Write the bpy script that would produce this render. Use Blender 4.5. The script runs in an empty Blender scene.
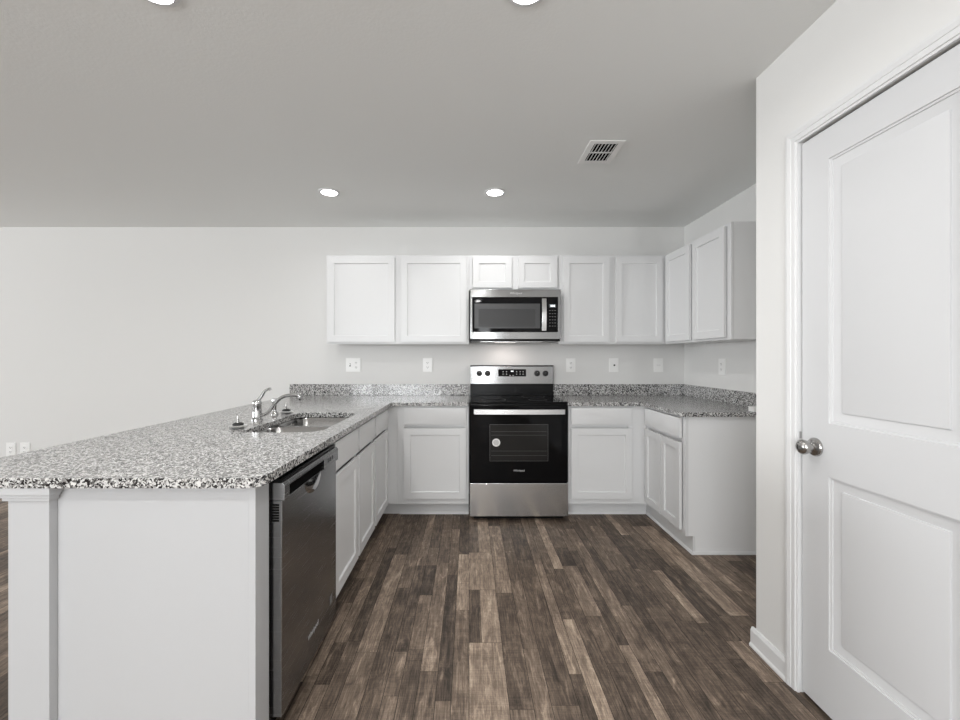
import bpy, bmesh, math, random
from mathutils import Vector
from mathutils.geometry import tessellate_polygon

S = bpy.context.scene
COL = S.collection
random.seed(7)

# ------------------------------------------------------------------ camera, light, exposure
EYE, F, CX, CY, YW = 1.263, 423.0, 469.0, 357.5, 3.93
CEIL = 2.475
cam_d = bpy.data.cameras.new('camera')
cam = bpy.data.objects.new('camera', cam_d)
COL.objects.link(cam)
cam.location = (0, 0, EYE)
cam.rotation_euler = (math.radians(90), 0, 0)
cam_d.sensor_fit = 'HORIZONTAL'
cam_d.sensor_width = 36.0
cam_d.lens = F / 960 * 36
cam_d.shift_x = (480 - CX) / 960
cam_d.shift_y = -(360 - CY) / 960
cam_d.clip_start = 0.02
S.camera = cam

w = bpy.data.worlds.new('world')
S.world = w
w.use_nodes = True
w.node_tree.nodes['Background'].inputs[0].default_value = (0.85, 0.92, 1.0, 1)
w.node_tree.nodes['Background'].inputs[1].default_value = 1.0

def area_light(name, loc, rot, sx, sy, power, col=(1, 1, 1), spread=180, shape='RECTANGLE'):
    l = bpy.data.lights.new(name, 'AREA')
    l.shape = shape
    l.size = sx
    if shape in ('RECTANGLE', 'ELLIPSE'):
        l.size_y = sy
    l.energy = power
    l.color = col
    l.spread = math.radians(spread)
    o = bpy.data.objects.new(name, l)
    o.location = loc
    o.rotation_euler = rot
    COL.objects.link(o)
    return o

R90 = math.pi / 2
# area lights stand in for daylight from assumed, unseen windows behind and at left
for x, y, pw in ((-1.03, -.25, 10), (.19, -.25, 4), (-1.03, -1.9, 7), (.19, -1.9, 7)):   # unseen lamps: near row inferred from the counter's shadow, far row added for fill
    area_light('downlight', (x, y, CEIL - .015), (0, 0, 0), .105, .105, pw, (1.0, 0.99, 0.975), 180, 'DISK')
UPW = math.radians(14)   # sky and sunlit ground outside: area lights tilt upward to brighten the ceiling
DAY = (0.965, 0.985, 1.0)
area_light('fill_rear_window', (-2.0, -4.40, 1.45), (R90 + UPW / 2, 0, 0), 2.6, 1.7, 120, DAY)  # added fill inside an unseen window, for camera-facing and right-hand surfaces
area_light('daylight_side_lite', (0.42, -4.40, 1.25), (R90, 0, 0), .30, 2.0, 22, DAY)
area_light('daylight_side_window', (-10.88, 1.1, 1.45), (R90 + UPW / 2, 0, -R90), 2.6, 1.7, 140, DAY, 125)
area_light('daylight_side_window', (-10.88, -2.6, 1.45), (R90 + UPW, 0, -R90), 2.6, 1.7, 25, DAY)

S.view_settings.view_transform = 'Standard'
S.view_settings.look = 'None'
S.view_settings.gamma = 1
S.view_settings.use_curve_mapping = False
S.view_settings.exposure = 0.56
S.cycles.use_denoising = True
S.cycles.max_bounces = 10
S.cycles.diffuse_bounces = 6
S.cycles.sample_clamp_indirect = 6
S.cycles.caustics_reflective = False
S.cycles.caustics_refractive = False

# ------------------------------------------------------------------ materials
def mat(name, col, rough=0.5, metal=0.0, **kw):
    m = bpy.data.materials.new(name)
    m.use_nodes = True
    b = m.node_tree.nodes['Principled BSDF']
    b.inputs['Base Color'].default_value = (*col, 1)
    b.inputs['Roughness'].default_value = rough
    b.inputs['Metallic'].default_value = metal
    for k, v in kw.items():
        b.inputs[k].default_value = v
    return m

def nodes(m):
    return m.node_tree.nodes, m.node_tree.links, m.node_tree.nodes['Principled BSDF']

def bumpy(m, scale, strength, dist=0.002, detail=3):
    n, l, b = nodes(m)
    tc = n.new('ShaderNodeTexCoord')
    nz = n.new('ShaderNodeTexNoise')
    nz.inputs['Scale'].default_value = scale
    nz.inputs['Detail'].default_value = detail
    bp = n.new('ShaderNodeBump')
    bp.inputs['Strength'].default_value = strength
    bp.inputs['Distance'].default_value = dist
    l.new(tc.outputs['Object'], nz.inputs['Vector'])
    l.new(nz.outputs['Fac'], bp.inputs['Height'])
    l.new(bp.outputs['Normal'], b.inputs['Normal'])
    return m

M_WALL = bumpy(mat('wall_paint', (0.74, 0.738, 0.728), 0.85), 160, 0.12)
M_CEIL = bumpy(mat('ceiling_paint', (0.86, 0.87, 0.86), 0.95), 90, 0.3)
M_TRIM = mat('trim_paint', (0.72, 0.725, 0.73), 0.4)
M_CAB = mat('cabinet_paint', (0.70, 0.705, 0.71), 0.38)
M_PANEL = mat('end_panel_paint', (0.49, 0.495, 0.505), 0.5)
M_CABSIDE = mat('cabinet_side_lightened_paint', (0.80, 0.805, 0.81), 0.5)  # same white paint as the fronts, lightened where sides sit in shade
M_DOOR = mat('door_paint', (0.63, 0.635, 0.645), 0.42)
M_PLASTIC = mat('white_plastic', (0.88, 0.88, 0.87), 0.35)
M_SLOT = mat('dark_slot', (0.03, 0.03, 0.03), 0.6)
M_BLACK = mat('black_enamel', (0.006, 0.006, 0.0065), 0.2, **{'Specular IOR Level': 0.15})
M_GLASSK = mat('black_glass', (0.004, 0.004, 0.0045), 0.04, **{'Specular IOR Level': 0.12})
M_OVENWIN = mat('oven_window_glass', (0.016, 0.0155, 0.015), 0.12, **{'Specular IOR Level': 0.25})
M_MWWIN = mat('microwave_window_mesh', (0.045, 0.045, 0.046), 0.3, **{'Specular IOR Level': 0.25})
M_RUBBER = mat('black_rubber', (0.015, 0.015, 0.015), 0.6)
M_CHROME = mat('chrome', (0.56, 0.56, 0.56), 0.10, 1.0)
M_BASKET = mat('polished_basket_steel', (0.85, 0.85, 0.85), 0.3, 1.0)
M_NICKEL = mat('satin_nickel', (0.42, 0.41, 0.40), 0.22, 1.0)
M_PRINT = mat('pale_print', (0.55, 0.55, 0.55), 0.5)
M_RACK = mat('oven_rack_wire', (0.07, 0.07, 0.07), 0.35, 0.6)
M_LABEL = mat('paper_sticker', (0.75, 0.75, 0.73), 0.6)
M_DARK = mat('dark_void', (0.008, 0.008, 0.008), 0.9, **{'Specular IOR Level': 0.0})

def emit(name, col, strength):
    m = mat(name, (0.9, 0.9, 0.9), 0.5)
    n, l, b = nodes(m)
    b.inputs['Emission Color'].default_value = (*col, 1)
    b.inputs['Emission Strength'].default_value = strength
    return m
M_LED = emit('led_lens', (1.0, 0.985, 0.96), 11.0)
M_HOODLED = emit('hood_lamp_lens', (1.0, 0.93, 0.88), 1.0)
M_DIGIT = emit('display_digits', (0.8, 0.9, 1.0), 0.6)
M_SKYPANE = mat('window_glass', (0.9, 0.95, 1.0), 0.03, 0.0)
nodes(M_SKYPANE)[2].inputs['Transmission Weight'].default_value = 1.0

def steel(name, col, rough, axis, tall=0.03):
    m = mat(name, col, rough, 1.0)
    n, l, b = nodes(m)
    tc = n.new('ShaderNodeTexCoord')
    mp = n.new('ShaderNodeMapping')
    mp.inputs['Scale'].default_value = axis
    nz = n.new('ShaderNodeTexNoise')
    nz.inputs['Scale'].default_value = 1.0
    nz.inputs['Detail'].default_value = 4
    mr = n.new('ShaderNodeMapRange')
    mr.inputs['To Min'].default_value = rough - 0.06
    mr.inputs['To Max'].default_value = rough + 0.08
    l.new(tc.outputs['Object'], mp.inputs['Vector'])
    l.new(mp.outputs['Vector'], nz.inputs['Vector'])
    l.new(nz.outputs['Fac'], mr.inputs['Value'])
    l.new(mr.outputs['Result'], b.inputs['Roughness'])
    bp = n.new('ShaderNodeBump')
    bp.inputs['Strength'].default_value = 0.015
    bp.inputs['Distance'].default_value = 0.001
    l.new(nz.outputs['Fac'], bp.inputs['Height'])
    l.new(bp.outputs['Normal'], b.inputs['Normal'])
    return m
M_STEEL = steel('brushed_steel', (0.62, 0.62, 0.62), 0.22, (6, 6, 700))
M_STEELDW = steel('dark_brushed_steel', (0.30, 0.305, 0.31), 0.24, (6, 6, 700))
M_STEELUP = steel('darkened_brushed_steel', (0.27, 0.27, 0.27), 0.13, (6, 6, 700))  # same steel as the drawer, darkened to hold down reflected light
M_SINK = steel('sink_steel', (0.36, 0.355, 0.35), 0.20, (8, 300, 8))

def granite():
    m = mat('speckled_granite', (0.6, 0.6, 0.6), 0.16, **{'Specular IOR Level': 0.85})
    n, l, b = nodes(m)
    tc = n.new('ShaderNodeTexCoord')
    nz = n.new('ShaderNodeTexNoise')
    nz.inputs['Scale'].default_value = 90
    nz.inputs['Detail'].default_value = 2
    mul = n.new('ShaderNodeVectorMath'); mul.operation = 'MULTIPLY_ADD'
    mul.inputs[1].default_value = (0.010, 0.010, 0.010)
    l.new(tc.outputs['Object'], nz.inputs['Vector'])
    l.new(nz.outputs['Color'], mul.inputs[0])
    l.new(tc.outputs['Object'], mul.inputs[2])
    def vor(scale, stops):
        v = n.new('ShaderNodeTexVoronoi')
        v.inputs['Scale'].default_value = scale
        l.new(mul.outputs[0], v.inputs['Vector'])
        sp = n.new('ShaderNodeSeparateColor')
        l.new(v.outputs['Color'], sp.inputs[0])
        r = n.new('ShaderNodeValToRGB')
        r.color_ramp.interpolation = 'CONSTANT'
        e = r.color_ramp.elements
        e[0].position = 0; e[0].color = (*stops[0][1], 1)
        e[1].position = stops[1][0]; e[1].color = (*stops[1][1], 1)
        for p, c in stops[2:]:
            x = e.new(p); x.color = (*c, 1)
        l.new(sp.outputs[0], r.inputs[0])
        return r, sp
    a, _ = vor(150, [(0, (0.56, 0.555, 0.545)), (0.28, (0.32, 0.315, 0.31)), (0.50, (0.68, 0.675, 0.665)), (0.63, (0.11, 0.108, 0.105)), (0.76, (0.012, 0.012, 0.014))])
    c, sp = vor(240, [(0, (0.010, 0.010, 0.012)), (0.5, (0.22, 0.215, 0.21)), (0.75, (0.66, 0.655, 0.64))])
    cut = n.new('ShaderNodeMath'); cut.operation = 'LESS_THAN'
    cut.inputs[1].default_value = 0.30
    l.new(sp.outputs[1], cut.inputs[0])
    mx = n.new('ShaderNodeMix'); mx.data_type = 'RGBA'
    l.new(cut.outputs[0], mx.inputs[0])
    l.new(a.outputs[0], mx.inputs[6])
    l.new(c.outputs[0], mx.inputs[7])
    l.new(mx.outputs[2], b.inputs['Base Color'])
    return m
M_GRANITE = granite()

def wood_floor():
    m = mat('weathered_plank_vinyl', (0.15, 0.12, 0.1), 0.5, **{'Specular IOR Level': 0.3})
    n, l, b = nodes(m)
    at = n.new('ShaderNodeAttribute'); at.attribute_name = 'tone'
    of = n.new('ShaderNodeAttribute'); of.attribute_name = 'shift'
    tc = n.new('ShaderNodeTexCoord')
    add = n.new('ShaderNodeVectorMath'); add.operation = 'ADD'
    l.new(tc.outputs['Object'], add.inputs[0]); l.new(of.outputs['Vector'], add.inputs[1])
    def noise(sc, scale, detail=5, rough=0.6, dist=0.0):
        mp = n.new('ShaderNodeMapping'); mp.inputs['Scale'].default_value = sc
        nz = n.new('ShaderNodeTexNoise')
        nz.inputs['Scale'].default_value = scale; nz.inputs['Detail'].default_value = detail
        nz.inputs['Roughness'].default_value = rough; nz.inputs['Distortion'].default_value = dist
        l.new(add.outputs[0], mp.inputs['Vector']); l.new(mp.outputs[0], nz.inputs['Vector'])
        return nz.outputs['Fac']
    grain = noise((70, 4.0, 1), 1.0, 8, 0.72, 1.4)
    fine = noise((260, 9, 1), 1.0, 4, 0.7)
    worn = noise((22, 4.5, 1), 1.0, 7, 0.75, 1.0)
    saw = noise((5, 190, 1), 1.0, 2, 0.5)
    def mrange(src, a0, a1, b0, b1):
        r = n.new('ShaderNodeMapRange')
        for k, v in zip(('From Min', 'From Max', 'To Min', 'To Max'), (a0, a1, b0, b1)):
            r.inputs[k].default_value = v
        l.new(src, r.inputs['Value']); return r.outputs[0]
    def math_(op, a, c):
        q = n.new('ShaderNodeMath'); q.operation = op
        for i, v in enumerate((a, c)):
            if isinstance(v, (int, float)): q.inputs[i].default_value = v
            else: l.new(v, q.inputs[i])
        return q.outputs[0]
    patch = noise((11, 7, 1), 1.0, 7, 0.75, 1.2)
    t0 = math_('ADD', at.outputs['Fac'], mrange(patch, 0.3, 0.7, -0.15, 0.21))
    t = math_('ADD', t0, mrange(grain, 0.3, 0.7, -0.26, 0.22))
    t = math_('ADD', t, mrange(fine, 0.3, 0.7, -0.14, 0.14))
    t = math_('ADD', t, mrange(worn, 0.53, 0.66, 0.0, 0.30))
    t = math_('ADD', t, mrange(worn, 0.30, 0.45, -0.20, 0.0))
    t = math_('ADD', t, mrange(saw, 0.35, 0.65, -0.045, 0.045))
    r = n.new('ShaderNodeValToRGB')
    e = r.color_ramp.elements
    e[0].position = 0.0; e[0].color = (0.038, 0.029, 0.023, 1)
    e[1].position = 1.0; e[1].color = (0.56, 0.45, 0.34, 1)
    for p, c in ((0.3, (0.118, 0.087, 0.066)), (0.55, (0.222, 0.168, 0.128)), (0.78, (0.375, 0.29, 0.222))):
        x = e.new(p); x.color = (*c, 1)
    l.new(t, r.inputs[0]); l.new(r.outputs[0], b.inputs['Base Color'])
    bp = n.new('ShaderNodeBump'); bp.inputs['Strength'].default_value = 0.15; bp.inputs['Distance'].default_value = 0.001
    l.new(fine, bp.inputs['Height']); l.new(bp.outputs[0], b.inputs['Normal'])
    return m
M_FLOOR = wood_floor()

# ------------------------------------------------------------------ builders
def wloc(o):
    v = Vector((0, 0, 0))
    while o is not None:
        v += o.location
        o = o.parent
    return v

class MB:
    """Collects shapes in world coordinates; build() links them as one mesh object."""
    def __init__(self):
        self.bm = bmesh.new()
    def box(self, x0, x1, y0, y1, z0, z1):
        bm = self.bm
        v = [bm.verts.new((x, y, z)) for z in (z0, z1) for y in (y0, y1) for x in (x0, x1)]
        for f in ((0, 2, 3, 1), (4, 5, 7, 6), (0, 1, 5, 4), (2, 6, 7, 3), (0, 4, 6, 2), (1, 3, 7, 5)):
            bm.faces.new([v[i] for i in f])
        return self
    def prism(self, pts, fn, a, c, holes=()):
        """2D outline (with holes) extruded from a to c; fn(u, v, t) -> world."""
        bm = self.bm
        loops = [list(pts)] + [list(h) for h in holes]
        flat = [p for lp in loops for p in lp]
        tris = tessellate_polygon([[Vector((p[0], p[1], 0)) for p in lp] for lp in loops])
        A = [bm.verts.new(fn(p[0], p[1], a)) for p in flat]
        B = [bm.verts.new(fn(p[0], p[1], c)) for p in flat]
        for t in tris:
            try:
                bm.faces.new([A[i] for i in t]); bm.faces.new([B[i] for i in reversed(t)])
            except ValueError:
                pass
        k = 0
        for lp in loops:
            n = len(lp)
            for i in range(n):
                j = (i + 1) % n
                bm.faces.new((A[k + i], A[k + j], B[k + j], B[k + i]))
            k += n
        return self
    def lathe(self, prof, fn, n=24):
        """prof: (radius, t) list; fn(x, y, t) -> world."""
        bm = self.bm
        rings = []
        for r, t in prof:
            if r < 1e-6:
                rings.append([bm.verts.new(fn(0, 0, t))])
            else:
                rings.append([bm.verts.new(fn(r * math.cos(2 * math.pi * i / n), r * math.sin(2 * math.pi * i / n), t)) for i in range(n)])
        for a, c in zip(rings, rings[1:]):
            for i in range(n):
                j = (i + 1) % n
                if len(a) == 1 and len(c) == 1: continue
                if len(a) == 1: bm.faces.new((a[0], c[i], c[j]))
                elif len(c) == 1: bm.faces.new((a[i], a[j], c[0]))
                else: bm.faces.new((a[i], a[j], c[j], c[i]))
        for e in (rings[0], rings[-1]):
            if len(e) > 1: bm.faces.new(e)
        return self
    def tube(self, pts, rad, n=14):
        """pts: world points; rad: a number or one per point."""
        bm = self.bm
        pts = [Vector(p) for p in pts]
        rad = rad if isinstance(rad, (list, tuple)) else [rad] * len(pts)
        rings = []
        up = None
        for i, p in enumerate(pts):
            d = (pts[min(i + 1, len(pts) - 1)] - pts[max(i - 1, 0)]).normalized()
            if up is None:
                up = Vector((0, 0, 1)) if abs(d.z) < 0.9 else Vector((0, 1, 0))
            s = d.cross(up).normalized(); up = s.cross(d).normalized()
            rings.append([bm.verts.new(p + rad[i] * (math.cos(2 * math.pi * k / n) * s + math.sin(2 * math.pi * k / n) * up)) for k in range(n)])
        for a, c in zip(rings, rings[1:]):
            for k in range(n):
                j = (k + 1) % n
                bm.faces.new((a[k], a[j], c[j], c[k]))
        bm.faces.new(rings[0]); bm.faces.new(rings[-1])
        return self
    def panelled(self, u0, u1, v0, v1, fn, thick, panels, profile):
        """A slab with moulded panels in its front. fn(u, v, d) -> world, d from the front inward."""
        bm = self.bm
        V = lambda u, v, d: bm.verts.new(fn(u, v, d))
        outer = [(u0, v0), (u1, v0), (u1, v1), (u0, v1)]
        holes = [[(a, c), (e, c), (e, g), (a, g)] for a, e, c, g in panels]
        loops = [outer] + holes
        tris = tessellate_polygon([[Vector((*p, 0)) for p in lp] for lp in loops])
        vs = [[V(p[0], p[1], 0) for p in lp] for lp in loops]
        flat = [x for lp in vs for x in lp]
        for t in tris:
            bm.faces.new([flat[i] for i in t])
        for (a, e, c, g), lp in zip(panels, vs[1:]):
            cur = lp
            for ins, d in profile:
                nxt = [V(u, v, d) for u, v in ((a + ins, c + ins), (e - ins, c + ins), (e - ins, g - ins), (a + ins, g - ins))]
                for i in range(4):
                    j = (i + 1) % 4
                    bm.faces.new((cur[i], cur[j], nxt[j], nxt[i]))
                cur = nxt
            bm.faces.new(cur)
        back = [V(p[0], p[1], thick) for p in outer]
        for i in range(4):
            j = (i + 1) % 4
            bm.faces.new((vs[0][i], vs[0][j], back[j], back[i]))
        bm.faces.new(back)
        return self
    def build(self, name, m, parent=None, bevel=0.0, seg=2, smooth=False, loc=None, base=None):
        bm = self.bm
        bmesh.ops.recalc_face_normals(bm, faces=bm.faces)
        me = bpy.data.meshes.new(name)
        org = wloc(parent) if parent is not None else Vector(loc or (0, 0, 0))
        for v in bm.verts:
            v.co -= org
        bm.to_mesh(me); bm.free()
        me.materials.append(m)
        o = bpy.data.objects.new(name, me)
        COL.objects.link(o)
        if parent is not None: o.parent = parent
        else: o.location = org
        if smooth:
            for p in me.polygons: p.use_smooth = True
            try:
                me.set_sharp_from_angle(angle=math.radians(40))
            except Exception:
                pass
        if bevel:
            md = o.modifiers.new('bevel', 'BEVEL')
            md.width = bevel; md.segments = seg; md.limit_method = 'ANGLE'; md.angle_limit = math.radians(35)
            md.harden_normals = True
            for p in me.polygons: p.use_smooth = True
        return o

def tag(o, label=None, cat=None, group=None, kind=None):
    if label: o['label'] = label
    if cat: o['category'] = cat
    if group: o['group'] = group
    if kind: o['kind'] = kind
    return o

def thing(name, loc, label, cat, group=None):
    o = bpy.data.objects.new(name, None)
    o.location = loc
    o.empty_display_size = 0.05
    COL.objects.link(o)
    return tag(o, label, cat, group)

def struct_root(name, loc):
    o = bpy.data.objects.new(name, None); o.location = loc
    COL.objects.link(o); o['kind'] = 'structure'
    return o

def struct(name, mb, m, parent=None, bevel=0.0):
    o = mb.build(name, m, parent, bevel)
    o['kind'] = 'structure'
    return o

def copy_tree(o, parent=None):
    c = o.copy(); COL.objects.link(c); c.parent = parent
    for ch in list(o.children):
        copy_tree(ch, c)
    return c

def P(px, py, y):
    """the world point seen at a picture position, on the plane at distance y"""
    s = F / y
    return Vector(((px - CX) / s, y, EYE - (py - CY) / s))

def face_back(y):   return lambda u, v, d: (u, y + d, v)      # faces the camera (-Y)
def face_px(x):     return lambda u, v, d: (x - d, u, v)      # faces +X
def face_nx(x):     return lambda u, v, d: (x + d, u, v)      # faces -X
def flat_z(u, v, t): return (u, v, t)

def rrect(x0, x1, y0, y1, r, n=8):
    pts = []
    rs = r if isinstance(r, (list, tuple)) else [r] * 4
    for (cx, cy, a0), q in zip(((x0, y0, 180), (x1, y0, 270), (x1, y1, 0), (x0, y1, 90)), rs):
        sx = 1 if cx == x0 else -1; sy = 1 if cy == y0 else -1
        if q <= 0:
            pts.append((cx, cy)); continue
        for i in range(n + 1):
            a = math.radians(a0 + 90 * i / n)
            pts.append((cx + sx * q + q * math.cos(a), cy + sy * q + q * math.sin(a)))
    return pts

def lettering(name, text, size, m, parent, loc, rot, thick=0.0006, align='CENTER', shear=0.0, sx=1.0):
    c = bpy.data.curves.new(name, 'FONT')
    c.body = text; c.size = size; c.align_x = align; c.align_y = 'CENTER'; c.extrude = thick; c.shear = shear
    t = bpy.data.objects.new(name, c)
    COL.objects.link(t)
    me = bpy.data.meshes.new_from_object(t.evaluated_get(bpy.context.evaluated_depsgraph_get()))
    bpy.data.objects.remove(t); bpy.data.curves.remove(c)
    me.name = name
    me.materials.clear(); me.materials.append(m)
    o = bpy.data.objects.new(name, me)
    COL.objects.link(o)
    o.parent = parent
    o.location = Vector(loc) - wloc(parent)
    o.rotation_euler = rot
    o.scale = (sx, 1, 1)
    return o

# ------------------------------------------------------------------ room shell
XL, YB = -11.0, -4.5          # left wall, wall behind the camera
XR = 2.0                     # right kitchen wall
XP = 1.248                   # pantry wall face
PY = 1.838                   # where the pantry wall ends
DY0, DY1, DH = 0.945, 1.603, 2.078   # pantry door opening
T = 0.115

def plank_floor():
    bm = bmesh.new()
    tone, shift = [], []
    def quad(x0, x1, y0, y1, t):
        g = 0.0
        v = [bm.verts.new(p) for p in ((x0, y0, 0), (x1, y0, 0), (x1, y1, 0), (x0, y1, 0))]
        bm.faces.new(v); tone.append(t); shift.append((random.uniform(0, 40), random.uniform(0, 40), 0))
    G = 0.0010
    given = [(1.00, 1.874, [(1, .62)]), (1.874, 2.30, [(.40, .20), (.60, .62)]), (2.30, 2.74, [(1, .60)]), (2.74, 3.25, [(.45, .26), (.55, .62)])]
    tones = [0.14, 0.19, 0.22, 0.25, 0.28, 0.30, 0.32, 0.34, 0.36, 0.38, 0.40, 0.43, 0.47, 0.55, 0.64]
    widths = [.050, .058, .066, .073, .073, .088, .100, .146]
    cols = [(0.0, .146)]
    x = .146
    while x < 2.05:
        w_ = random.choice(widths); cols.append((x, min(x + w_, 2.06))); x += w_
    x = 0.0
    while x > XL:
        w_ = random.choice(widths); cols.append((max(x - w_, XL), x)); x -= w_
    last = .3
    for x0, x1 in cols:
        out = []
        def fill(a, e):
            nonlocal last
            y = a
            while y < e:
                ln = random.choice([.24, .32, .42, .5, .6, .75, .9, 1.1])
                t = random.choice(tones)
                while abs(t - last) < .05: t = random.choice(tones)
                last = t
                out.append((y, min(y + ln, e), [(1, t)])); y += ln
        if x0 == 0.0:
            fill(YB, 1.0); out += given; fill(3.25, YW)
        else:
            fill(YB - random.uniform(0, .9), YW)
        for a, e, st in out:
            a = max(a, YB)
            if e - a < 0.01: continue
            x = x0 + G
            for q, t in st:
                xe = x + q * (x1 - x0 - 2 * G)
                quad(x, xe, a + G * .6, e - G * .6, t + random.uniform(-.03, .03)); x = xe
    me = bpy.data.meshes.new('floor')
    bm.to_mesh(me); bm.free()
    at = me.attributes.new('tone', 'FLOAT', 'FACE'); at.data.foreach_set('value', tone)
    sh = me.attributes.new('shift', 'FLOAT_VECTOR', 'FACE'); sh.data.foreach_set('vector', [c for s in shift for c in s])
    me.materials.append(M_FLOOR)
    o = bpy.data.objects.new('floor', me); COL.objects.link(o); o['kind'] = 'structure'
    return o
plank_floor()
M_SEAM = mat('plank_seam', (0.02, 0.016, 0.013), 0.9)
struct('floor_base', MB().box(XL - T, XR + T, YB - T, YW + T, -0.12, -0.0012), M_SEAM)
struct('ceiling', MB().box(XL - T, XR + T, YB - T, YW + T, CEIL, CEIL + 0.12), M_CEIL)
struct('wall_back', MB().box(XL - T, XR + T, YW, YW + T, 0, CEIL), M_WALL)
struct('wall_right', MB().box(XR, XR + T, PY, YW, 0, CEIL), M_WALL)

def in_yz(x0, x1):
    return lambda u, v, t: (x0 if t == 0 else x1, u, v)
def in_xz(y0, y1):
    return lambda u, v, t: (u, y0 if t == 0 else y1, v)
def rect(a, e, c, g):
    return [(a, c), (e, c), (e, g), (a, g)]
# pantry wall with its door opening (outline runs around the opening)
out = [(YB, 0), (DY0, 0), (DY0, DH), (DY1, DH), (DY1, 0), (PY, 0), (PY, CEIL), (YB, CEIL)]
struct('wall_pantry', MB().prism(out, in_yz(XP, XP + T), 0, 1), M_WALL)
struct('wall_pantry_end', MB().box(XP + T, XR + T, PY - T, PY, 0, CEIL), M_WALL)
struct('wall_pantry_inside', MB().box(XR, XR + T, DY0 - .5, PY - T, 0, CEIL), M_WALL)
struct('wall_pantry_rear', MB().box(XP + T, XR + T, DY0 - .6, DY0 - .5, 0, CEIL), M_WALL)
# left wall with assumed windows, rear wall with an added window and side lite
struct('wall_left', MB().prism(rect(YB, YW, 0, CEIL), in_yz(XL - T, XL), 0, 1, [rect(-0.2, 2.4, 0.6, 2.3), rect(-3.9, -1.3, 0.6, 2.3)]), M_WALL)
struct('wall_rear', MB().prism(rect(XL, XP + T, 0, CEIL), in_xz(YB - T, YB), 0, 1, [rect(-3.3, -.7, 0.6, 2.3), rect(.22, .62, 0.2, 2.3)]), M_WALL)

def window(name, u0, u1, v0, v1, fn, cols):
    r = struct_root(name, fn(u0, v0, 0))
    m = MB(); g = MB()
    t = 0.05
    bars = [(u0, u1, v0, v0 + t), (u0, u1, v1 - t, v1), (u0, u0 + t, v0, v1), (u1 - t, u1, v0, v1), (u0, u1, (v0 + v1) / 2 - .02, (v0 + v1) / 2 + .02)]
    for k in range(1, cols):
        c = u0 + (u1 - u0) * k / cols
        bars.append((c - .03, c + .03, v0, v1))
    for a, e, c, d in bars:
        p, q = Vector(fn(a, c, 0.02)), Vector(fn(e, d, 0.07))
        m.box(min(p.x, q.x), max(p.x, q.x), min(p.y, q.y), max(p.y, q.y), c, d)
    p, q = Vector(fn(u0, v0, 0.042)), Vector(fn(u1, v1, 0.047))
    g.box(min(p.x, q.x), max(p.x, q.x), min(p.y, q.y), max(p.y, q.y), v0, v1)
    m.build('window_frame', M_TRIM, r); g.build('pane', M_SKYPANE, r)
window('window_1', -0.2, 2.4, 0.6, 2.3, lambda u, v, d: (XL - d, u, v), 2)
window('fill_window_2', -3.3, -.7, 0.6, 2.3, lambda u, v, d: (u, YB - d, v), 2)  # unseen; added and placed to carry the rear fill light
window('window_3', -3.9, -1.3, 0.6, 2.3, lambda u, v, d: (XL - d, u, v), 2)

window('window_4', .22, .62, 0.2, 2.3, lambda u, v, d: (u, YB - d, v), 1)

# baseboards: board with a shoe moulding at its foot
def base_profile(o):
    return [(0, 0), (o * .019, 0), (o * .019, .008), (o * .013, .017), (o * .013, .070), (o * .007, .083), (0, .083)]
def base_x(name, x, y0, y1, side):       # along Y on a wall facing side
    struct(name, MB().prism(base_profile(1), lambda u, v, t: (x + side * u, t, v), y0, y1), M_TRIM)
def base_y(name, y, x0, x1, side):
    struct(name, MB().prism(base_profile(1), lambda u, v, t: (t, y + side * u, v), x0, x1), M_TRIM)
CAS0, CAS1 = DY0 - .047, DY1 + .042
base_x('baseboard_pantry', XP, CAS1, PY + .019, -1)
base_y('baseboard_pantry_end', PY, XP, XR, 1)
base_x('baseboard_pantry_far', XP, YB, CAS0, -1)
base_x('baseboard_right', XR, PY + .019, 2.70, -1)
base_y('baseboard_back', YW, XL, -1.36, -1)
base_x('baseboard_left', XL, YB, YW, 1)
base_y('baseboard_rear', YB, XL, XP, 1)

# pantry door casing, jamb and door
def casing():
    m = MB()
    w_ = 0.050
    prof = [(0, 0), (0, .009), (.007, .010), (.0085, .014), (.026, .0145), (.0275, .0165), (.041, .019), (w_, .018), (w_, 0)]   # inner edge -> outer edge, depth out of the wall
    iy0, iy1, iz = DY0 + .003, DY1 - .008, DH - .006
    loops = []
    for q, d in prof:
        x = XP - d
        loops.append([m.bm.verts.new(p) for p in ((x, iy1 + q, 0), (x, iy1 + q, iz + q), (x, iy0 - q, iz + q), (x, iy0 - q, 0))])
    n = len(loops)
    for a in range(n):
        c = (a + 1) % n
        for k in range(3):
            m.bm.faces.new((loops[a][k], loops[a][k + 1], loops[c][k + 1], loops[c][k]))
    for k in (0, 3):
        m.bm.faces.new([lp[k] for lp in loops])
    return m
struct('trim_1', casing(), M_TRIM)
jm = MB()
jm.box(XP, XP + T, DY1 - .006, DY1, 0, DH).box(XP, XP + T, DY0, DY0 + .006, 0, DH).box(XP, XP + T, DY0 + .006, DY1 - .006, DH - .005, DH)
jm.box(XP + .045, XP + .057, DY1 - .018, DY1 - .006, 0, DH - .005)
struct('trim_2', jm, M_TRIM)
dr = struct_root('door_1', (XP + .007, (DY0 + DY1) / 2, 0.012))
d0, d1 = DY0 + .009, DY1 - .0095
prof = [(.001, .004), (.007, .0055), (.008, .009), (.040, .015), (.0408, .0095), (.046, .0085)]
dm = MB().panelled(d0, d1, .012, DH - .012, face_nx(XP + .007), .035,
                   [(d0 + .118, d1 - .118, .242, .845), (d0 + .118, d1 - .118, 1.033, 1.957)], prof)
dm.build('door_slab', M_DOOR, dr, 0.0005)
ky, kz, kx = 1.532, .939, XP + .007
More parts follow.
